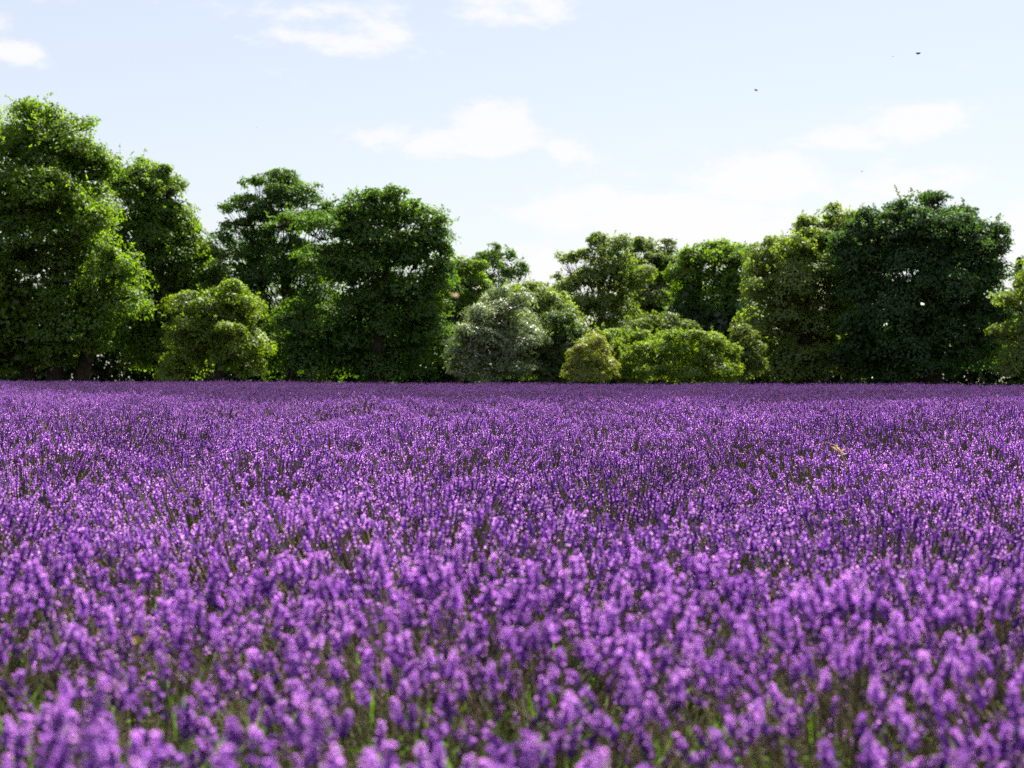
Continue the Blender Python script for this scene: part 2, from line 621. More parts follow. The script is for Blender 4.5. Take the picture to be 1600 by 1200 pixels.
ROW_WORDS = ['in the nearest row, large and most blurred at the bottom edge', 'in the second row from the camera, behind the nearest blurred row',
             'in the third row from the camera', 'in the fourth row from the camera', 'in the fifth row from the camera',
             'in the sixth row from the camera', 'in the seventh row from the camera', 'in the eighth row from the camera',
             'in the ninth row from the camera', 'in the tenth row from the camera', 'in the eleventh row from the camera',
             'in the twelfth row from the camera', 'in the thirteenth row from the camera', 'in the fourteenth row from the camera',
             'in the fifteenth row from the camera', 'in the sixteenth row from the camera']
ORD = ['nearest', 'second', 'third', 'fourth', 'fifth', 'sixth', 'seventh', 'eighth', 'ninth', 'tenth', 'eleventh',
       'twelfth', 'thirteenth', 'fourteenth', 'fifteenth', 'sixteenth']


def label_plant(o, k):
    k = max(0, min(k, 15))
    tag(o, 'purple flowering lavender plant ' + ROW_WORDS[k], 'lavender plant', 'lavender plants of the %s row' % ORD[k])


def detailed_plant(x, y, k, seed):
    r = np.random.default_rng(seed)
    root = bpy.data.objects.new('lavender_plant', None)
    C.objects.link(root)
    root.empty_display_size = .1
    root.location = (x, y, float(ground_z(x, y)))
    label_plant(root, k)
    n = 300
    base, ctrl, head, d = stalk_layout(r, n, .80, .62)
    g = Geo()
    stems_into(g, r, base, ctrl, head, .0016, 0, 3)
    tag(link('stems', g.mesh('stems', [M_stem]), root), kind='stuff')
    g = Geo()
    leaves_into(g, r, 560, .55, 0, .37, .006, .075)
    tag(link('leaves', g.mesh('leaves', [M_lleaf]), root), kind='stuff')
    D, A, B = frames(d)
    for i in range(n):
        wx = x + head[i, 0]
        wy = y + head[i, 1]
        m = spike_meshes[r.integers(len(spike_meshes))]
        s = r.uniform(.85, 1.2)
        a = r.uniform(0, 6.28)
        a1 = A[i] * math.cos(a) + B[i] * math.sin(a)
        b1 = np.cross(D[i], a1)
        o = bpy.data.objects.new('flower_spike', m)
        C.objects.link(o)
        o.parent = root
        M = Matrix.Identity(4)
        for c_ in range(3):
            M[c_][0], M[c_][1], M[c_][2], M[c_][3] = a1[c_] * s, b1[c_] * s, D[i][c_] * s, head[i][c_]
        o.matrix_local = M
    return n


vis = [p for p in near_pts if in_view(p)]
det, single, rest = [], [], []
for p in near_pts:
    if not in_view(p):
        rest.append(p)
    elif p[1] < 3.3 and len(det) < 18:
        det.append(p)
    elif len(det) + len(single) < 300:
        single.append(p)
    else:
        rest.append(p)
nsp = 0
for i, (x, y, k) in enumerate(det):
    nsp += detailed_plant(x, y, k, 100 + i)
print('LAV detailed', len(det), 'spikes', nsp, 'single', len(single), 'rest', len(rest))
mid_meshes = [coarse_plant(200 + i, 320, 12, MATS_P, H=.60 + .02 * (i % 3 - 1)) for i in range(8)]
far_mesh = [coarse_plant(300 + i, 290, 9, MATS_P, leaves=50, segs=1, wd=.003) for i in range(5)]
for i, (x, y, k) in enumerate(single):
    o = link('lavender_plant', (mid_meshes[int(rng.integers(8))] if y < 10 else far_mesh[int(rng.integers(5))]), None, (x, y, float(ground_z(x, y))))
    o.rotation_euler = (0, 0, float(rng.uniform(0, 6.28)))
    s = float(rng.uniform(.86, 1.12))
    o.scale = (s, s, s * float(rng.uniform(.94, 1.06)))
    label_plant(o, k)


def scatter(name, pts, meshes, smin=.9, smax=1.1):
    """ONE object: plants set on points by geometry nodes"""
    P = np.array([(x, y, float(ground_z(x, y))) for x, y, *_ in pts])
    me = bpy.data.meshes.new(name)
    me.vertices.add(len(P))
    me.vertices.foreach_set('co', P.astype(np.float32).ravel())
    n = len(P)
    for an, ty, vals in (('rz', 'FLOAT', rng.uniform(0, 6.28, n)), ('sc', 'FLOAT', rng.uniform(smin, smax, n)), ('pick', 'INT', rng.integers(0, len(meshes), n))):
        a = me.attributes.new(an, ty, 'POINT')
        a.data.foreach_set('value', vals.astype(np.int32 if ty == 'INT' else np.float32))
    o = link(name, me)
    ng = bpy.data.node_groups.new(name + '_nodes', 'GeometryNodeTree')
    ng.interface.new_socket('Geometry', in_out='INPUT', socket_type='NodeSocketGeometry')
    ng.interface.new_socket('Geometry', in_out='OUTPUT', socket_type='NodeSocketGeometry')
    N, L = ng.nodes, ng.links
    gi, go = N.new('NodeGroupInput'), N.new('NodeGroupOutput')
    join = N.new('GeometryNodeJoinGeometry')

    def attr(nm, ty):
        a = N.new('GeometryNodeInputNamedAttribute')
        a.data_type = ty
        a.inputs['Name'].default_value = nm
        return a.outputs['Attribute']
    comb = N.new('ShaderNodeCombineXYZ')
    L.new(attr('rz', 'FLOAT'), comb.inputs['Z'])
    pick = attr('pick', 'INT')
    for i, m in enumerate(meshes):
        src = bpy.data.objects.new('plant_source', m)      # not linked to the scene
        oi = N.new('GeometryNodeObjectInfo')
        oi.inputs['Object'].default_value = src
        oi.inputs['As Instance'].default_value = True
        cmp_ = N.new('FunctionNodeCompare')
        cmp_.data_type = 'INT'
        cmp_.operation = 'EQUAL'
        L.new(pick, cmp_.inputs[2])
        cmp_.inputs[3].default_value = i
        iop = N.new('GeometryNodeInstanceOnPoints')
        L.new(gi.outputs[0], iop.inputs['Points'])
        L.new(cmp_.outputs[0], iop.inputs['Selection'])
        L.new(oi.outputs['Geometry'], iop.inputs['Instance'])
        e2r = N.new('FunctionNodeEulerToRotation')
        L.new(comb.outputs[0], e2r.inputs[0])
        L.new(e2r.outputs[0], iop.inputs['Rotation'])
        L.new(attr('sc', 'FLOAT'), iop.inputs['Scale'])
        L.new(iop.outputs[0], join.inputs[0])
    L.new(join.outputs[0], go.inputs[0])
    md = o.modifiers.new('scatter', 'NODES')
    md.node_group = ng
    return o


o = scatter('lavender_field', rest, mid_meshes[:4] + far_mesh)
tag(o, 'bright purple lavender field beyond and beside the nearest rows', 'lavender field', kind='stuff')
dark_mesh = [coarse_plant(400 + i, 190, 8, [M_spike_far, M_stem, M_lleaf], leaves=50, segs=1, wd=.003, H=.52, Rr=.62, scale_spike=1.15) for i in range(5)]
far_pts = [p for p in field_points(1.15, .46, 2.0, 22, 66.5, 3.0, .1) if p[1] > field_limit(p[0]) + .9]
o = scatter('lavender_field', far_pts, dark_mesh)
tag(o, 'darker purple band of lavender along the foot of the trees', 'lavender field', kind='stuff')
print('LAV far', len(far_pts))


# ------------------------------------------------------------------ trees and shrubs
def unit_sphere(r, n):
    v = r.normal(0, 1, (n, 3))
    return v / np.linalg.norm(v, axis=1)[:, None]


TOTAL = [0]


def tree(name, label, cat, d, base_px, lobes, mat, seed, trunk_r=.35, pad=.75, leaf=.17, per_pad=62, pad_cov=1.5, fill=16,
         trunk_h=.45, open_=0.0, group=None, lean=0, aspect=.6, multi=1, dome=.55, core=1.0, shoots=.8, sub=3):
    """lobes: (px, py, rx, ry[, depth]) of the crown's masses, read off the photograph and set at the tree's own distance"""
    r = np.random.default_rng(seed)
    s = d / FPX
    bx_, by_ = (base_px - 800) * s, d
    bz = float(ground_z(bx_, by_))
    root = bpy.data.objects.new(name, None)
    C.objects.link(root)
    root.location = (bx_, by_, bz)
    tag(root, label, cat, group)
    O = np.array([bx_, by_, bz])
    Cn, Rd = [], []
    for i, l in enumerate(lobes):
        p = np.array(at(l[0], l[1], d)) - O
        rx, rz = l[2] * s, l[3] * s
        ry = (rx * .6 + rz * .4) * 1.0
        dep = l[4] if len(l) > 4 else r.uniform(-.45, .45) * ry
        p[1] += dep
        Cn.append(p)
        Rd.append((rx, ry, rz))
    # smaller boughs that break each mass's outline
    parent = {}
    for i in range(len(lobes)):
        rx, ry, rz = Rd[i]
        for _ in range(sub):
            a = r.uniform(-.35, math.pi + .35)
            dd = np.array([math.cos(a) * r.uniform(.75, 1), r.uniform(-.9, .5), math.sin(a)])
            f = r.uniform(.30, .48)
            q = Cn[i] + dd * np.array([rx, ry, rz]) * r.uniform(.66, .84)
            if q[2] > .3:
                parent[len(Cn)] = i
                Cn.append(q)
                Rd.append((rx * f * 1.15, ry * f, max(rz * f * .85, .3)))
        Rd[i] = (rx * .94, ry * .95, rz * .94)
    Cn, Rd = np.array(Cn), np.array(Rd)
    V, Q, T, nq = [], [], [], 0
    hp = r.uniform(0, 6.3, 5)
    pads_all = []

    def put(P, D, Nn, ln, wd, tint):
        nonlocal nq
        keep = P[:, 2] > .05
        if not keep.any():
            return
        v, q = diamonds(P[keep], D[keep], Nn[keep], ln[keep], wd[keep], .12)
        V.append(v)
        Q.append(q + nq)
        T.append(np.repeat(tint[keep], 4))
        nq += len(v)

    for i in range(len(Cn)):
        rad = Rd[i]
        area = 4 * math.pi * ((rad[0] * rad[1]) ** 1.6 / 3 + (rad[0] * rad[2]) ** 1.6 / 3 + (rad[1] * rad[2]) ** 1.6 / 3) ** (1 / 1.6)
        pr0 = min(pad * 1.45, min(rad) * .58)
        npad = max(7, int(area / (math.pi * pr0 ** 2) * pad_cov * 1.12))
        u = unit_sphere(r, npad)
        shrink = 1 - .68 * pr0 / rad
        pc = Cn[i] + u * rad * np.clip(shrink, .3, 1) * r.uniform(.74, 1.22, (npad, 1))
        # leave out pads deep inside a neighbouring mass
        keep = pc[:, 2] > .1
        # hollows between the boughs
        wl = pad * 3.4
        g_ = pc / wl * 6.283
        hol = (np.sin(g_[:, 0] + hp[0]) * np.sin(g_[:, 2] * 1.25 + hp[1]) + .7 * np.sin(g_[:, 1] * .9 + g_[:, 2] * .6 + hp[2])
               + .5 * np.sin(g_[:, 0] * 1.9 + hp[3]) * np.sin(g_[:, 2] * 2.3 + hp[4]))
        keep &= (hol > -.28) | (r.random(len(pc)) < .14)
        for j in range(len(Cn)):
            if j != i:
                q = np.linalg.norm((pc - Cn[j]) / Rd[j], axis=1)
                keep &= q > .72
        pc, u = pc[keep], u[keep]
        npad = len(pc)
        if npad == 0:
            continue
        pads_all.append((i, pc))
        nrm = u / rad
        nrm /= np.linalg.norm(nrm, axis=1)[:, None]
        ax = nrm * .30 + np.array([0, 0, .95]) + r.normal(0, .15, (npad, 3))
        ax /= np.linalg.norm(ax, axis=1)[:, None]
        pr = pr0 * np.clip(r.lognormal(-.12, .45, npad), .32, 1.7)
        n_l = np.maximum(10, (per_pad * 3.6 * (pr / pad) ** 1.8).astype(int))
        idx = np.repeat(np.arange(npad), n_l)
        m = len(idx)
        Dz, A, B = frames(ax)
        # leaves over a lumpy dome: thick on top, thin below
        cz = 1 - r.uniform(0, 1, m) ** 1.1 * 1.25
        ph = r.uniform(0, 2 * np.pi, m)
        sz = np.sqrt(1 - cz ** 2)
        k1, k2 = r.uniform(0, 6.3, npad)[idx], r.uniform(0, 6.3, npad)[idx]
        lump = 1 + .20 * np.sin(ph * 3 + k1) * sz + .14 * np.sin(ph * 5 + cz * 6 + k2) + .10 * np.sin(cz * 11 + ph * 2 + k1)
        rr_ = pr[idx] * lump * (1 - np.abs(r.normal(0, .13, m)))
        uloc = (np.cos(ph) * sz)[:, None] * A[idx] + (np.sin(ph) * sz)[:, None] * B[idx] + (cz * dome)[:, None] * Dz[idx]
        loc = uloc * rr_[:, None]
        P = pc[idx] + loc
        outw = uloc / (np.linalg.norm(uloc, axis=1)[:, None] + 1e-6)
        Nn = outw * 1.0 + np.array([0, 0, .5]) + r.normal(0, .19, (m, 3))
        D = np.cross(Nn, r.normal(0, 1, (m, 3))) + outw * .35 + np.array([0, 0, -.2])
        ln = leaf * .86 * r.uniform(.7, 1.25, m)
        tint = np.clip(.5 + r.normal(0, .10, npad)[idx] + r.normal(0, .10, m), 0, 1)
        put(P, D, Nn, ln, ln * aspect * r.uniform(.85, 1.2, m), tint)
        # sparse inner foliage, tint lowered to paint in the crown's inner shade
        vol = 4 / 3 * math.pi * rad.prod()
        # ragged shoots that stick out of the mass
        nsh = int(area * .55 * shoots)
        us = unit_sphere(r, nsh * 2)
        us = us[us[:, 2] > -.35][:nsh]
        nsh = len(us)
        sb = Cn[i] + us * rad * r.uniform(.82, .98, (nsh, 1))
        sdir = us * .7 + np.array([0, 0, .55]) + r.normal(0, .25, (nsh, 3))
        sdir /= np.linalg.norm(sdir, axis=1)[:, None]
        slen = pad * r.uniform(.25, .75, nsh)
        per = 13
        ii = np.repeat(np.arange(nsh), per)
        ff = np.tile(np.linspace(.1, 1, per), nsh)
        P = sb[ii] + sdir[ii] * (slen[ii] * ff)[:, None] + r.normal(0, 1, (nsh * per, 3)) * (.10 * pad * (1.2 - ff))[:, None]
        keep2 = np.ones(len(P), bool)
        for j in range(len(Cn)):
            if j != i:
                keep2 &= np.linalg.norm((P - Cn[j]) / Rd[j], axis=1) > .8
        P, ii = P[keep2], ii[keep2]
        ln = leaf * .85 * r.uniform(.7, 1.2, len(P))
        put(P, sdir[ii] * .5 + r.normal(0, .6, (len(P), 3)), r.normal(0, .6, (len(P), 3)) + np.array([0, 0, .6]), ln, ln * aspect, np.clip(r.normal(.6, .18, len(P)), 0, 1))
        # leafy sprays deep inside the mass, darker tint painting the shade there
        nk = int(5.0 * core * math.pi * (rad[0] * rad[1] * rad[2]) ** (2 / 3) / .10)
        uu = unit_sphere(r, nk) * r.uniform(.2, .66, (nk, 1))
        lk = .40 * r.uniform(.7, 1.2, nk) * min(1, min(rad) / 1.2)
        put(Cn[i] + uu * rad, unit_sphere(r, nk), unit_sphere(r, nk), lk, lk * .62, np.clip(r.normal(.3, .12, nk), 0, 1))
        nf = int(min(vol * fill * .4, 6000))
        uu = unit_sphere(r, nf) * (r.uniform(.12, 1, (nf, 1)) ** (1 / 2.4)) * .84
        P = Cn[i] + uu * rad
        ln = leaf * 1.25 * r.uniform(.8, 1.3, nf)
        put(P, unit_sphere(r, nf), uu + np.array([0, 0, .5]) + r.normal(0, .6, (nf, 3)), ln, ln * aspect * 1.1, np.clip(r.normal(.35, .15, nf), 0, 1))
    V, Q, T = np.concatenate(V), np.concatenate(Q), np.concatenate(T)
    TOTAL[0] += len(Q)
    link('crown', mesh_np('crown', V, [Q], [mat], T), root)
    # trunk, limbs and branches
    g = Geo()
    top = Cn[:, 2].max()
    cx = Cn[:, 0].mean()
    th = top * trunk_h
    forks = []
    for t_ in range(multi):
        jx = 0 if multi == 1 else (t_ - (multi - 1) / 2) * trunk_r * 2.2
        pts = []
        for k in range(7):
            f = k / 6
            pts.append((jx * (1 + f * 1.5) + cx * .5 * f ** 1.4 + lean * f + r.normal(0, .05) * trunk_r * 3, r.normal(0, .06) * trunk_r * 3, -.15 + f * th))
        rr = trunk_r * np.array([1.45, 1.1, 1.0, .94, .86, .8, .7]) * (1 if multi == 1 else .7)
        v, q = tube(pts, rr, 9)
        g.add(v, q)
        forks.append(np.array(pts))
    link('trunk', g.mesh('trunk', [M_bark], True), root)
    g = Geo()
    for i, pc in pads_all:
        fk = forks[i % len(forks)]
        c = Cn[i]
        h0 = np.clip((c[2] / (th + 1e-6)) * .55, .35, 1.0)
        st = fk[min(6, int(h0 * 6))]
        if i in parent:
            st = Cn[parent[i]]
        mid = st * .5 + c * .5
        mid[2] -= .08 * np.linalg.norm(c - st) * (1 if c[2] > st[2] else -1)
        ts = np.linspace(0, 1, 6)[:, None]
        pts = (1 - ts) ** 2 * st + 2 * ts * (1 - ts) * mid + ts ** 2 * c + r.normal(0, .06, (6, 3)) * ts
        if c[2] > .6 and not (i < len(lobes) and len(lobes[i]) > 4):
            r0 = trunk_r * (.18 if i not in parent else .08)
            v, q = tube(pts, np.linspace(r0, r0 * .35, 6), 6)
            g.add(v, q)
        for k in r.permutation(len(pc))[:min(len(pc), 16)]:
            e = pc[k]
            if e[2] < .5:
                continue
            a0 = pts[3 + r.integers(0, 3)]
            md = (a0 + e) / 2 + r.normal(0, .12, 3) - np.array([0, 0, .1])
            v, q = tube([a0, md, e], [trunk_r * .09, trunk_r * .06, trunk_r * .03], 4)
            g.add(v, q)
    if g.v:
        link('branches', g.mesh('branches', [M_bark], True), root)
    return root


GT = 'trees along the far edge of the field'
tree('broadleaf_tree', 'tallest green tree with several stems, cut by the left edge of the photo', 'tree', 76, 85,
     [(60, 230, 100, 62), (-60, 255, 110, 90), (112, 262, 62, 58), (160, 345, 48, 44, -2.5), (30, 330, 110, 70), (-90, 400, 130, 100), (100, 400, 95, 70),
      (205, 425, 48, 36, -2.2), (20, 480, 130, 80), (150, 490, 90, 60), (-110, 520, 120, 90), (0, 550, 80, 50), (60, 545, 110, 42), (150, 450, 70, 60), (100, 320, 70, 55)],
     M_syc, 11, .5, .95, .19, 70, 1.25, 12, .5, multi=3, lean=.5)
tree('broadleaf_tree', 'rounded green tree rising right behind the tallest left tree', 'tree', 84, 250,
     [(262, 330, 46, 36), (200, 280, 40, 40), (200, 470, 70, 80), (230, 300, 48, 42), (190, 292, 34, 34), (266, 286, 26, 28), (250, 365, 62, 48), (300, 362, 30, 30), (316, 398, 34, 32), (265, 445, 82, 55),
      (330, 450, 34, 44), (215, 350, 46, 50), (285, 400, 50, 44), (230, 520, 80, 80), (310, 530, 60, 70), (180, 400, 60, 90)],
     M_syc, 12, .4, .85, .18, 62, 1.35, 14)
tree('young_tree', 'bright yellow green rounded tree low in front of the left trees', 'tree', 71, 345,
     [(356, 472, 38, 36), (384, 497, 32, 44), (290, 500, 40, 40), (320, 512, 48, 44), (366, 548, 50, 42), (300, 548, 42, 44), (385, 575, 26, 26), (280, 575, 30, 28)],
     M_lime, 13, .2, .55, .15, 52, 1.4, 14, shoots=1.5)
tree('broadleaf_tree', 'green tree with airy layered top and sky gaps, one branch reaching left', 'tree', 85, 455,
     [(437, 284, 38, 20), (394, 285, 20, 7, 0), (462, 308, 40, 24), (380, 322, 40, 17), (418, 318, 36, 17), (352, 365, 24, 32), (388, 362, 36, 22), (500, 338, 26, 22),
      (455, 395, 40, 24), (420, 352, 44, 22), (460, 350, 34, 18), (396, 425, 70, 56), (470, 420, 50, 40), (430, 520, 80, 80), (370, 520, 45, 80), (490, 470, 60, 62)],
     M_deep, 14, .3, .62, .16, 56, 1.15, 6, .62, core=.6)
tree('broadleaf_tree', 'dense dark green dome tree just left of the centre gap in the tree line', 'tree', 79, 590,
     [(600, 385, 84, 50), (655, 480, 56, 60), (628, 330, 60, 34), (572, 322, 46, 22), (674, 362, 34, 42), (492, 352, 56, 20, -2), (562, 358, 58, 34), (640, 390, 62, 44), (540, 415, 70, 45), (688, 420, 22, 46),
      (600, 455, 95, 58), (540, 530, 95, 75), (650, 520, 62, 76), (478, 540, 60, 62), (590, 570, 90, 40)],
     M_deep, 15, .4, .85, .18, 62, 1.25, 11, .55)
tree('broadleaf_tree', 'mid green smaller tree tucked behind the pale silvery shrub', 'tree', 84, 712,
     [(715, 425, 40, 28), (738, 442, 26, 34), (700, 470, 46, 42), (690, 530, 46, 70), (735, 500, 34, 44)],
     M_syc, 16, .25, .65, .17, 55, 1.4, 16)
tree('small_tree', 'small distant tree with open twiggy crown against the sky in the gap', 'tree', 108, 778,
     [(780, 397, 26, 15), (756, 412, 25, 17), (803, 416, 22, 14), (775, 432, 34, 18), (815, 425, 14, 8), (780, 470, 36, 32), (740, 440, 18, 30)],
     M_deep, 17, .3, .6, .2, 40, .8, 4, .6, core=.25)
tree('open_tree', 'pale green open tree with sky showing through its left side', 'tree', 94, 945,
     [(944, 378, 26, 14), (960, 405, 30, 34), (884, 404, 18, 10), (915, 405, 22, 14), (886, 445, 28, 22), (928, 440, 34, 30), (968, 455, 40, 46), (905, 480, 44, 34), (930, 405, 24, 18), (955, 430, 34, 28), (990, 430, 30, 40), (950, 520, 60, 60)],
     M_pale, 18, .25, .6, .17, 50, 1.1, 6, .6, core=.6)
tree('broadleaf_tree', 'green tree with dark round top knobs between paler trees', 'tree', 101, 1025,
     [(1004, 388, 22, 16), (1038, 392, 24, 17), (1024, 424, 32, 30), (1010, 470, 44, 46), (1058, 455, 36, 52), (1062, 410, 22, 22), (985, 420, 24, 30), (1035, 530, 55, 60)],
     M_olive, 19, .3, .7, .19, 55, 1.3, 14, .55)
tree('broadleaf_tree', 'deep green tree left of the large right tree group', 'tree', 90, 1115,
     [(1092, 398, 30, 20), (1150, 394, 28, 24), (1112, 404, 44, 24), (1178, 412, 26, 26), (1075, 415, 32, 26), (1082, 428, 34, 32), (1140, 450, 50, 60), (1095, 490, 56, 56), (1150, 530, 50, 64)],
     M_syc, 20, .35, .75, .18, 58, 1.3, 14, .55)
tree('broadleaf_tree', 'olive green tree forming the sunlit left flank of the large right group', 'tree', 80, 1260,
     [(1300, 346, 34, 28), (1262, 362, 26, 24), (1218, 396, 30, 26), (1255, 420, 66, 52), (1318, 395, 42, 46), (1192, 455, 26, 44), (1225, 490, 58, 58), (1180, 545, 26, 52),
      (1275, 525, 90, 76), (1290, 378, 56, 30), (1262, 395, 60, 34), (1325, 358, 38, 28), (1200, 425, 40, 36), (1215, 455, 50, 50), (1345, 392, 50, 40), (1320, 470, 50, 60), (1240, 570, 80, 36), (1330, 560, 50, 46)],
     M_pale, 21, .4, .72, .17, 58, 1.35, 13, .5)
tree('broadleaf_tree', 'large very dark green dome tree near the right edge', 'tree', 77, 1450,
     [(1362, 362, 46, 34), (1340, 400, 50, 46), (1440, 365, 66, 40), (1510, 470, 60, 60), (1450, 560, 100, 46), (1450, 326, 40, 27), (1402, 338, 34, 28), (1500, 350, 42, 30), (1545, 372, 30, 34), (1390, 395, 56, 50), (1470, 400, 88, 58), (1535, 425, 42, 50), (1356, 445, 40, 56),
      (1450, 490, 90, 66), (1395, 480, 60, 50), (1400, 555, 90, 50), (1520, 535, 70, 66), (1345, 540, 50, 62)],
     M_shade, 22, .55, .85, .18, 64, 1.45, 14, .5)
tree('broadleaf_tree', 'green tree with sunlit sprays cut by the right edge of the photo', 'tree', 72, 1640,
     [(1592, 470, 38, 20), (1600, 520, 44, 30), (1640, 430, 56, 30), (1620, 570, 62, 44), (1690, 490, 60, 60)],
     M_pale, 23, .3, .65, .17, 55, 1.4, 15)
tree('conifer_tree', 'dark pointed conifer tip beside the large right tree at the right edge', 'tree', 98, 1612,
     [(1592, 416, 3, 8), (1593, 430, 8, 12), (1600, 455, 22, 24), (1612, 500, 40, 50), (1612, 555, 50, 50)],
     M_dark, 24, .2, .4, .15, 40, 1.6, 30)
# shrubs in front
silver = tree('shrub', 'silvery grey leaved round shrub in front of the centre trees', 'shrub', 71, 775,
     [(782, 498, 46, 44), (742, 545, 36, 42), (812, 540, 36, 50), (765, 575, 55, 28), (770, 530, 45, 48), (728, 575, 24, 26)],
     M_silver, 31, .1, .42, .13, 46, 1.6, 22, .5, aspect=.5, sub=5, shoots=2.0)


def blossoms(root, d, spots, seed):
    """flat pale flower heads on the sunny flank of a shrub"""
    r = np.random.default_rng(seed)
    P, D, Nn = [], [], []
    for (px, py, w, h, n) in spots:
        for _ in range(n):
            c = np.array(at(px + r.normal(0, w), py + r.normal(0, h), d)) - np.array(root.location) - np.array([0, r.uniform(.3, 1.5), 0])
            for _k in range(9):
                P.append(c + r.normal(0, 1, 3) * np.array([.10, .10, .035]))
                D.append(r.normal(0, 1, 3) * np.array([1, 1, .3]))
                Nn.append(np.array([0, -.25, 1]) + r.normal(0, .3, 3))
    v, q = diamonds(np.array(P), np.array(D), np.array(Nn), r.uniform(.07, .12, len(P)), .08)
    o = link('blossoms', mesh_np('blossoms', v, [q], [M_blossom], np.repeat(r.uniform(0, 1, len(P)), 4)), root)
    tag(o, kind='stuff')


M_blossom = leafy('cream_blossom', [(0, (.50, .42, .36)), (1, (.74, .66, .58))], .35, (1, 1, 1), .02, .5)
blossoms(silver, 71, [(735, 545, 16, 26, 34), (775, 490, 22, 22, 16), (722, 570, 8, 12, 12)], 6)
tree('shrub', 'pale olive tall shrub behind the silvery shrub', 'shrub', 80, 845,
     [(830, 466, 44, 22), (868, 482, 32, 28), (800, 480, 34, 30), (850, 530, 56, 62)],
     M_pale, 32, .12, .5, .15, 46, 1.5, 18, .5, sub=5, shoots=2.0)
tree('shrub', 'dark grey green round shrub between silvery and golden shrubs', 'shrub', 72.5, 872,
     [(872, 516, 38, 30), (890, 548, 30, 38), (850, 560, 34, 38), (875, 580, 40, 24)],
     M_grey, 33, .1, .42, .13, 44, 1.6, 22, .5, sub=5, shoots=2.0)
tree('shrub', 'golden yellow leaved shrub at the field edge', 'shrub', 69.5, 926,
     [(922, 545, 22, 24), (926, 566, 36, 32), (930, 582, 44, 22), (905, 570, 22, 30)],
     M_gold, 34, .06, .32, .11, 40, 1.6, 24, .5, aspect=.45, sub=5, shoots=2.0)
tree('shrub', 'yellow green shrub spreading just behind the golden shrub', 'shrub', 77, 975,
     [(985, 542, 36, 24), (946, 536, 34, 20), (980, 575, 46, 30)],
     M_lime, 35, .1, .42, .14, 44, 1.5, 20, .5, sub=5, shoots=2.0)
tree('shrub', 'wide bright green shrub with shaded underside right of the golden shrub', 'shrub', 71.5, 1075,
     [(1070, 545, 50, 28), (1115, 552, 36, 32), (1020, 562, 42, 32), (1080, 580, 80, 24), (1040, 545, 32, 26), (1135, 575, 20, 28)],
     M_lime, 36, .12, .45, .13, 48, 1.5, 20, .5, sub=5, shoots=2.0)
tree('shrub', 'pale green shrub above the wide bright green shrub', 'shrub', 80, 1035,
     [(1030, 512, 34, 24), (1065, 522, 26, 20), (1000, 525, 28, 26), (1035, 560, 50, 40)],
     M_olive, 37, .1, .48, .14, 44, 1.5, 18, .5, sub=5, shoots=2.0)
tree('shrub', 'light olive shrub leaning on the foot of the large right tree group', 'shrub', 74, 1160,
     [(1158, 535, 20, 26), (1168, 565, 24, 36), (1150, 585, 28, 20)],
     M_olive, 38, .08, .42, .14, 44, 1.5, 20, .5, sub=5, shoots=2.0)
print('LEAVES', TOTAL[0])


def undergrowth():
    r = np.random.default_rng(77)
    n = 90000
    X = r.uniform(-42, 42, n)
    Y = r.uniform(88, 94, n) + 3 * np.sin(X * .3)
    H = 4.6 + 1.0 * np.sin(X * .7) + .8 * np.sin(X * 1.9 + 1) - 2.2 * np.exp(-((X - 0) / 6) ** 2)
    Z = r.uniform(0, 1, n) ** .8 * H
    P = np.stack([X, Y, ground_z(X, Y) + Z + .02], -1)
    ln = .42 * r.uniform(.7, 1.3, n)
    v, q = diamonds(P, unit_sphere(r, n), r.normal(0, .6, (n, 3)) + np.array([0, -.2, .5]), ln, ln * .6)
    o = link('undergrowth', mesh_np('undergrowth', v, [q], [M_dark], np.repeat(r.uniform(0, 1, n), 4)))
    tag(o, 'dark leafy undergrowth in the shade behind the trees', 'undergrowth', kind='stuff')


undergrowth()


def verge():
    """rough grass between the lavender and the trees"""
    r = np.random.default_rng(78)
    n = 30000
    X = r.uniform(-36, 36, n)
    Y = r.uniform(66.5, 74, n)
    P = np.stack([X, Y, ground_z(X, Y)], -1)
    D = np.stack([r.normal(0, .3, n), r.normal(0, .3, n), np.ones(n)], -1)
    v, q = diamonds(P, D, r.normal(0, 1, (n, 3)) * np.array([1, 1, .1]), r.uniform(.12, .34, n), .03)
    o = link('grass', mesh_np('grass', v, [q], [M_lleaf], np.repeat(r.uniform(0, 1, n), 4)))
    tag(o, 'rough grass verge between the lavender and the trees', 'grass', kind='stuff')


verge()


# ------------------------------------------------------------------ small things: insects, straw, a yellow leaf
def simple(name, col, rough=.6):
    m, nt, N, L = newmat(name)
    out = N.new('ShaderNodeOutputMaterial')
    b = N.new('ShaderNodeBsdfPrincipled')
    b.inputs['Roughness'].default_value = rough
    nz = N.new('ShaderNodeTexNoise')
    nz.inputs['Scale'].default_value = 300
    mx = N.new('ShaderNodeMix')
    mx.data_type = 'RGBA'
    L.new(nz.outputs['Fac'], mx.inputs['Factor'])
    mx.inputs[6].default_value = (*[c * .8 for c in col], 1)
    mx.inputs[7].default_value = (*[min(1, c * 1.2) for c in col], 1)
    L.new(mx.outputs[2], b.inputs['Base Color'])
    L.new(b.outputs[0], out.inputs['Surface'])
    return m


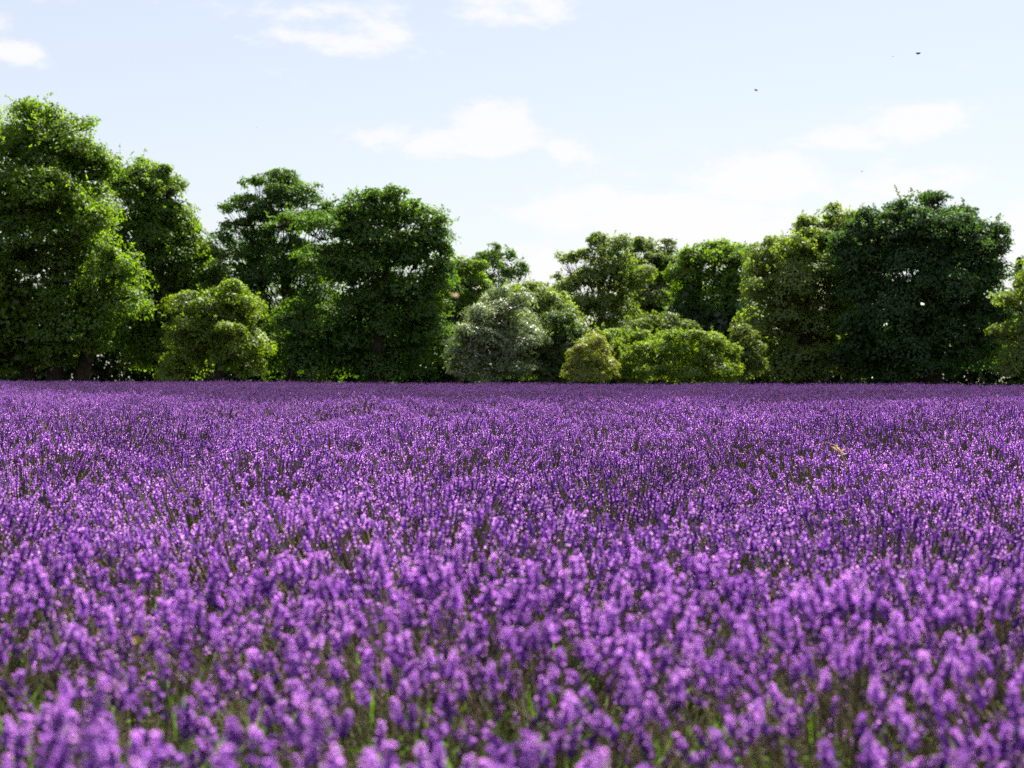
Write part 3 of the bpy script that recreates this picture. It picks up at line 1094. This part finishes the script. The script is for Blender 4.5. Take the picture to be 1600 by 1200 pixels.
M_bee = simple('insect_dark', (.012, .010, .012), .5)
M_wing = leafy('insect_wing', [(0, (.10, .10, .12)), (1, (.2, .2, .22))], .6, (1, 1, 1), .15, .2)
M_white = leafy('moth_wing', [(0, (.72, .66, .55)), (1, (.85, .80, .70))], .4, (1, 1, .95), .02, .5)
M_straw = leafy('dry_straw', [(0, (.42, .33, .17)), (1, (.60, .50, .28))], .35, (1.2, 1.1, .9), .05, .4)
M_yellow = leafy('yellow_leaf', [(0, (.5, .34, .04)), (1, (.65, .48, .08))], .4, (1.2, 1.1, .6), .04, .4)


def ellipsoid(c, rad, n=8, m=10):
    th = np.linspace(0, np.pi, n)
    ph = np.arange(m) * 2 * np.pi / m
    v = np.array([[math.sin(t) * math.cos(p), math.sin(t) * math.sin(p), math.cos(t)] for t in th for p in ph]) * np.asarray(rad) + np.asarray(c)
    i, j = np.meshgrid(np.arange(n - 1), np.arange(m), indexing='ij')
    q = np.stack([i * m + j, (i + 1) * m + j, (i + 1) * m + (j + 1) % m, i * m + (j + 1) % m], -1).reshape(-1, 4)
    return v, q


def wing_mesh(L, W, mat, side, up):
    """a rounded fan-shaped wing from the origin out along x"""
    k = 9
    a = np.linspace(-.95, .95, k)
    rim = np.stack([side * L * (.55 + .45 * np.cos(a)), W * np.sin(a), L * .55 * up * (.5 + .5 * np.cos(a)) + 0 * a], -1)
    v = np.concatenate([[[0, 0, 0]], rim])
    f = np.array([[0, i + 1, i + 2] for i in range(k - 1)])
    return mesh_np('wing', v, [f], [mat], np.full(len(v), .5))


def insect(name, label, cat, loc, size, yaw, wing_up=.5, body_mat=M_bee, wmat=M_wing, wl=.75, ww=.3, group=None, fat=.26):
    root = bpy.data.objects.new(name, None)
    C.objects.link(root)
    root.location = loc
    root.rotation_euler = (R(random.uniform(-12, 12)), R(random.uniform(-12, 12)), yaw)
    tag(root, label, cat, group)
    g = Geo()
    v, q = ellipsoid((0, -.20 * size, -.02 * size), (fat * .9 * size, .36 * size, fat * .85 * size))
    g.add(v, q)
    v, q = ellipsoid((0, .18 * size, .03 * size), (fat * .8 * size, .2 * size, fat * .8 * size))
    g.add(v, q)
    v, q = ellipsoid((0, .40 * size, 0), (fat * .55 * size, .11 * size, fat * .55 * size))
    g.add(v, q)
    for s in (-1, 1):
        for y in (.05, .15, .24):
            v, q = tube([(s * fat * .5 * size, y * size, -.1 * size), (s * fat * 1.2 * size, y * size, -.2 * size), (s * fat * 1.1 * size, (y - .1) * size, -.38 * size)], .018 * size, 4)
            g.add(v, q)
        v, q = tube([(s * .05 * size, .48 * size, .05 * size), (s * .14 * size, .62 * size, .12 * size)], .012 * size, 4)
        g.add(v, q)
    link('body', g.mesh('body', [body_mat], True), root)
    for s in (-1, 1):
        for y, sc in ((.2, 1.0), (.02, .72)):
            w = link('wing', wing_mesh(wl * size * sc, ww * size * sc, wmat, s, wing_up), root, (s * fat * .4 * size, y * size, fat * .5 * size))
            w.rotation_euler = (0, 0, s * (.25 if y > .1 else -.35))
    return root


insect('bumblebee', 'largest dark bumblebee seen edge on against the sky at upper right', 'insect', at(1434, 83.5, 9), .026, R(92), .10, wl=.8)
insect('bumblebee', 'black bumblebee with raised wing against the sky right of the middle', 'insect', at(1181, 141, 9.5), .021, R(60), .9, wl=.45)
insect('fly', 'tiny dark fly just left of the edge on bumblebee', 'insect', at(1394.5, 88.3, 12), .011, R(20), .6, wl=.5)
insect('fly', 'tiny dark fly above the large right tree in front of cloud', 'insect', at(1346.5, 268, 12), .012, R(100), .6, wl=.5)
insect('fly', 'faint tiny fly between the two right hand clouds', 'insect', at(1289.5, 206, 13), .006, R(50), .6, wl=.5)
insect('fly', 'faint tiny fly high in the sky above the centre', 'insect', at(1097, 93, 13), .006, R(10), .6, wl=.5)
insect('fly', 'faint tiny fly above the airy topped tree', 'insect', at(402, 199.5, 13), .006, R(70), .6, wl=.5)
insect('fly', 'faint tiny fly in the upper left sky', 'insect', at(206.5, 97.5, 13), .005, R(30), .6, wl=.5)
insect('moth', 'pale white moth flying in front of the large very dark dome tree', 'moth', at(1442, 477, 6.5), .016, R(75), .9, M_bee, M_white, .75, .42)
insect('moth', 'blurred buff moth flying in front of the smaller tree near the centre gap', 'moth', at(712, 463, 3.6), .013, R(55), .8, M_straw, M_straw, .8, .42)


def straw_stalk():
    root = bpy.data.objects.new('straw_stalk', None)
    C.objects.link(root)
    d = 8.6
    p0 = at(1318, 716, d)
    root.location = p0
    tag(root, 'dry straw coloured grass stalk bent over the lavender at right', 'grass stalk')
    pts = [at(1323, 735, d), at(1318, 716, d), at(1311, 703, d), at(1303, 695, d), at(1290, 690, d)]
    g = Geo()
    v, q = tube([np.array(p - p0) for p in pts], [.0035, .0035, .003, .0025, .0015], 5)
    g.add(v, q)
    link('stem', g.mesh('stem', [M_straw]), root)
    r = np.random.default_rng(5)
    g = Geo()
    P = np.array([np.array(at(1316 - 10 * f, 712 - 13 * f, d) - p0) for f in np.linspace(0, 1, 26)])
    D = np.stack([r.normal(.2, .6, 26), r.normal(0, .5, 26), r.normal(.5, .5, 26)], -1)
    v, q = diamonds(P, D, r.normal(0, 1, (26, 3)), r.uniform(.02, .045, 26), .007)
    g.add(v, q, .8)
    link('seed_head', g.mesh('seed_head', [M_straw]), root)


straw_stalk()


def yellow_leaf():
    p = at(212, 1001, 2.62)
    v, q = [], []
    L, W = .016, .010
    a = np.linspace(0, 1, 7)
    w = np.sin(a * np.pi) ** .8 * W / 2
    mid = np.stack([a * L - L / 2, 0 * a, -.12 * L * np.sin(a * np.pi)], -1)
    l_ = mid + np.stack([0 * a, w, w * .5], -1)
    r_ = mid + np.stack([0 * a, -w, w * .5], -1)
    v = np.concatenate([mid, l_, r_])
    q = np.array([[i, i + 1, 8 + i, 7 + i] for i in range(6)] + [[i + 1, i, 14 + i, 15 + i] for i in range(6)])
    o = link('yellow_leaf', mesh_np('yellow_leaf', v, [q], [M_yellow], np.full(len(v), .6)), None, p)
    o.rotation_euler = (R(50), R(15), R(-10))
    tag(o, 'small yellow leaf caught on the lavender at lower left', 'leaf')


yellow_leaf()
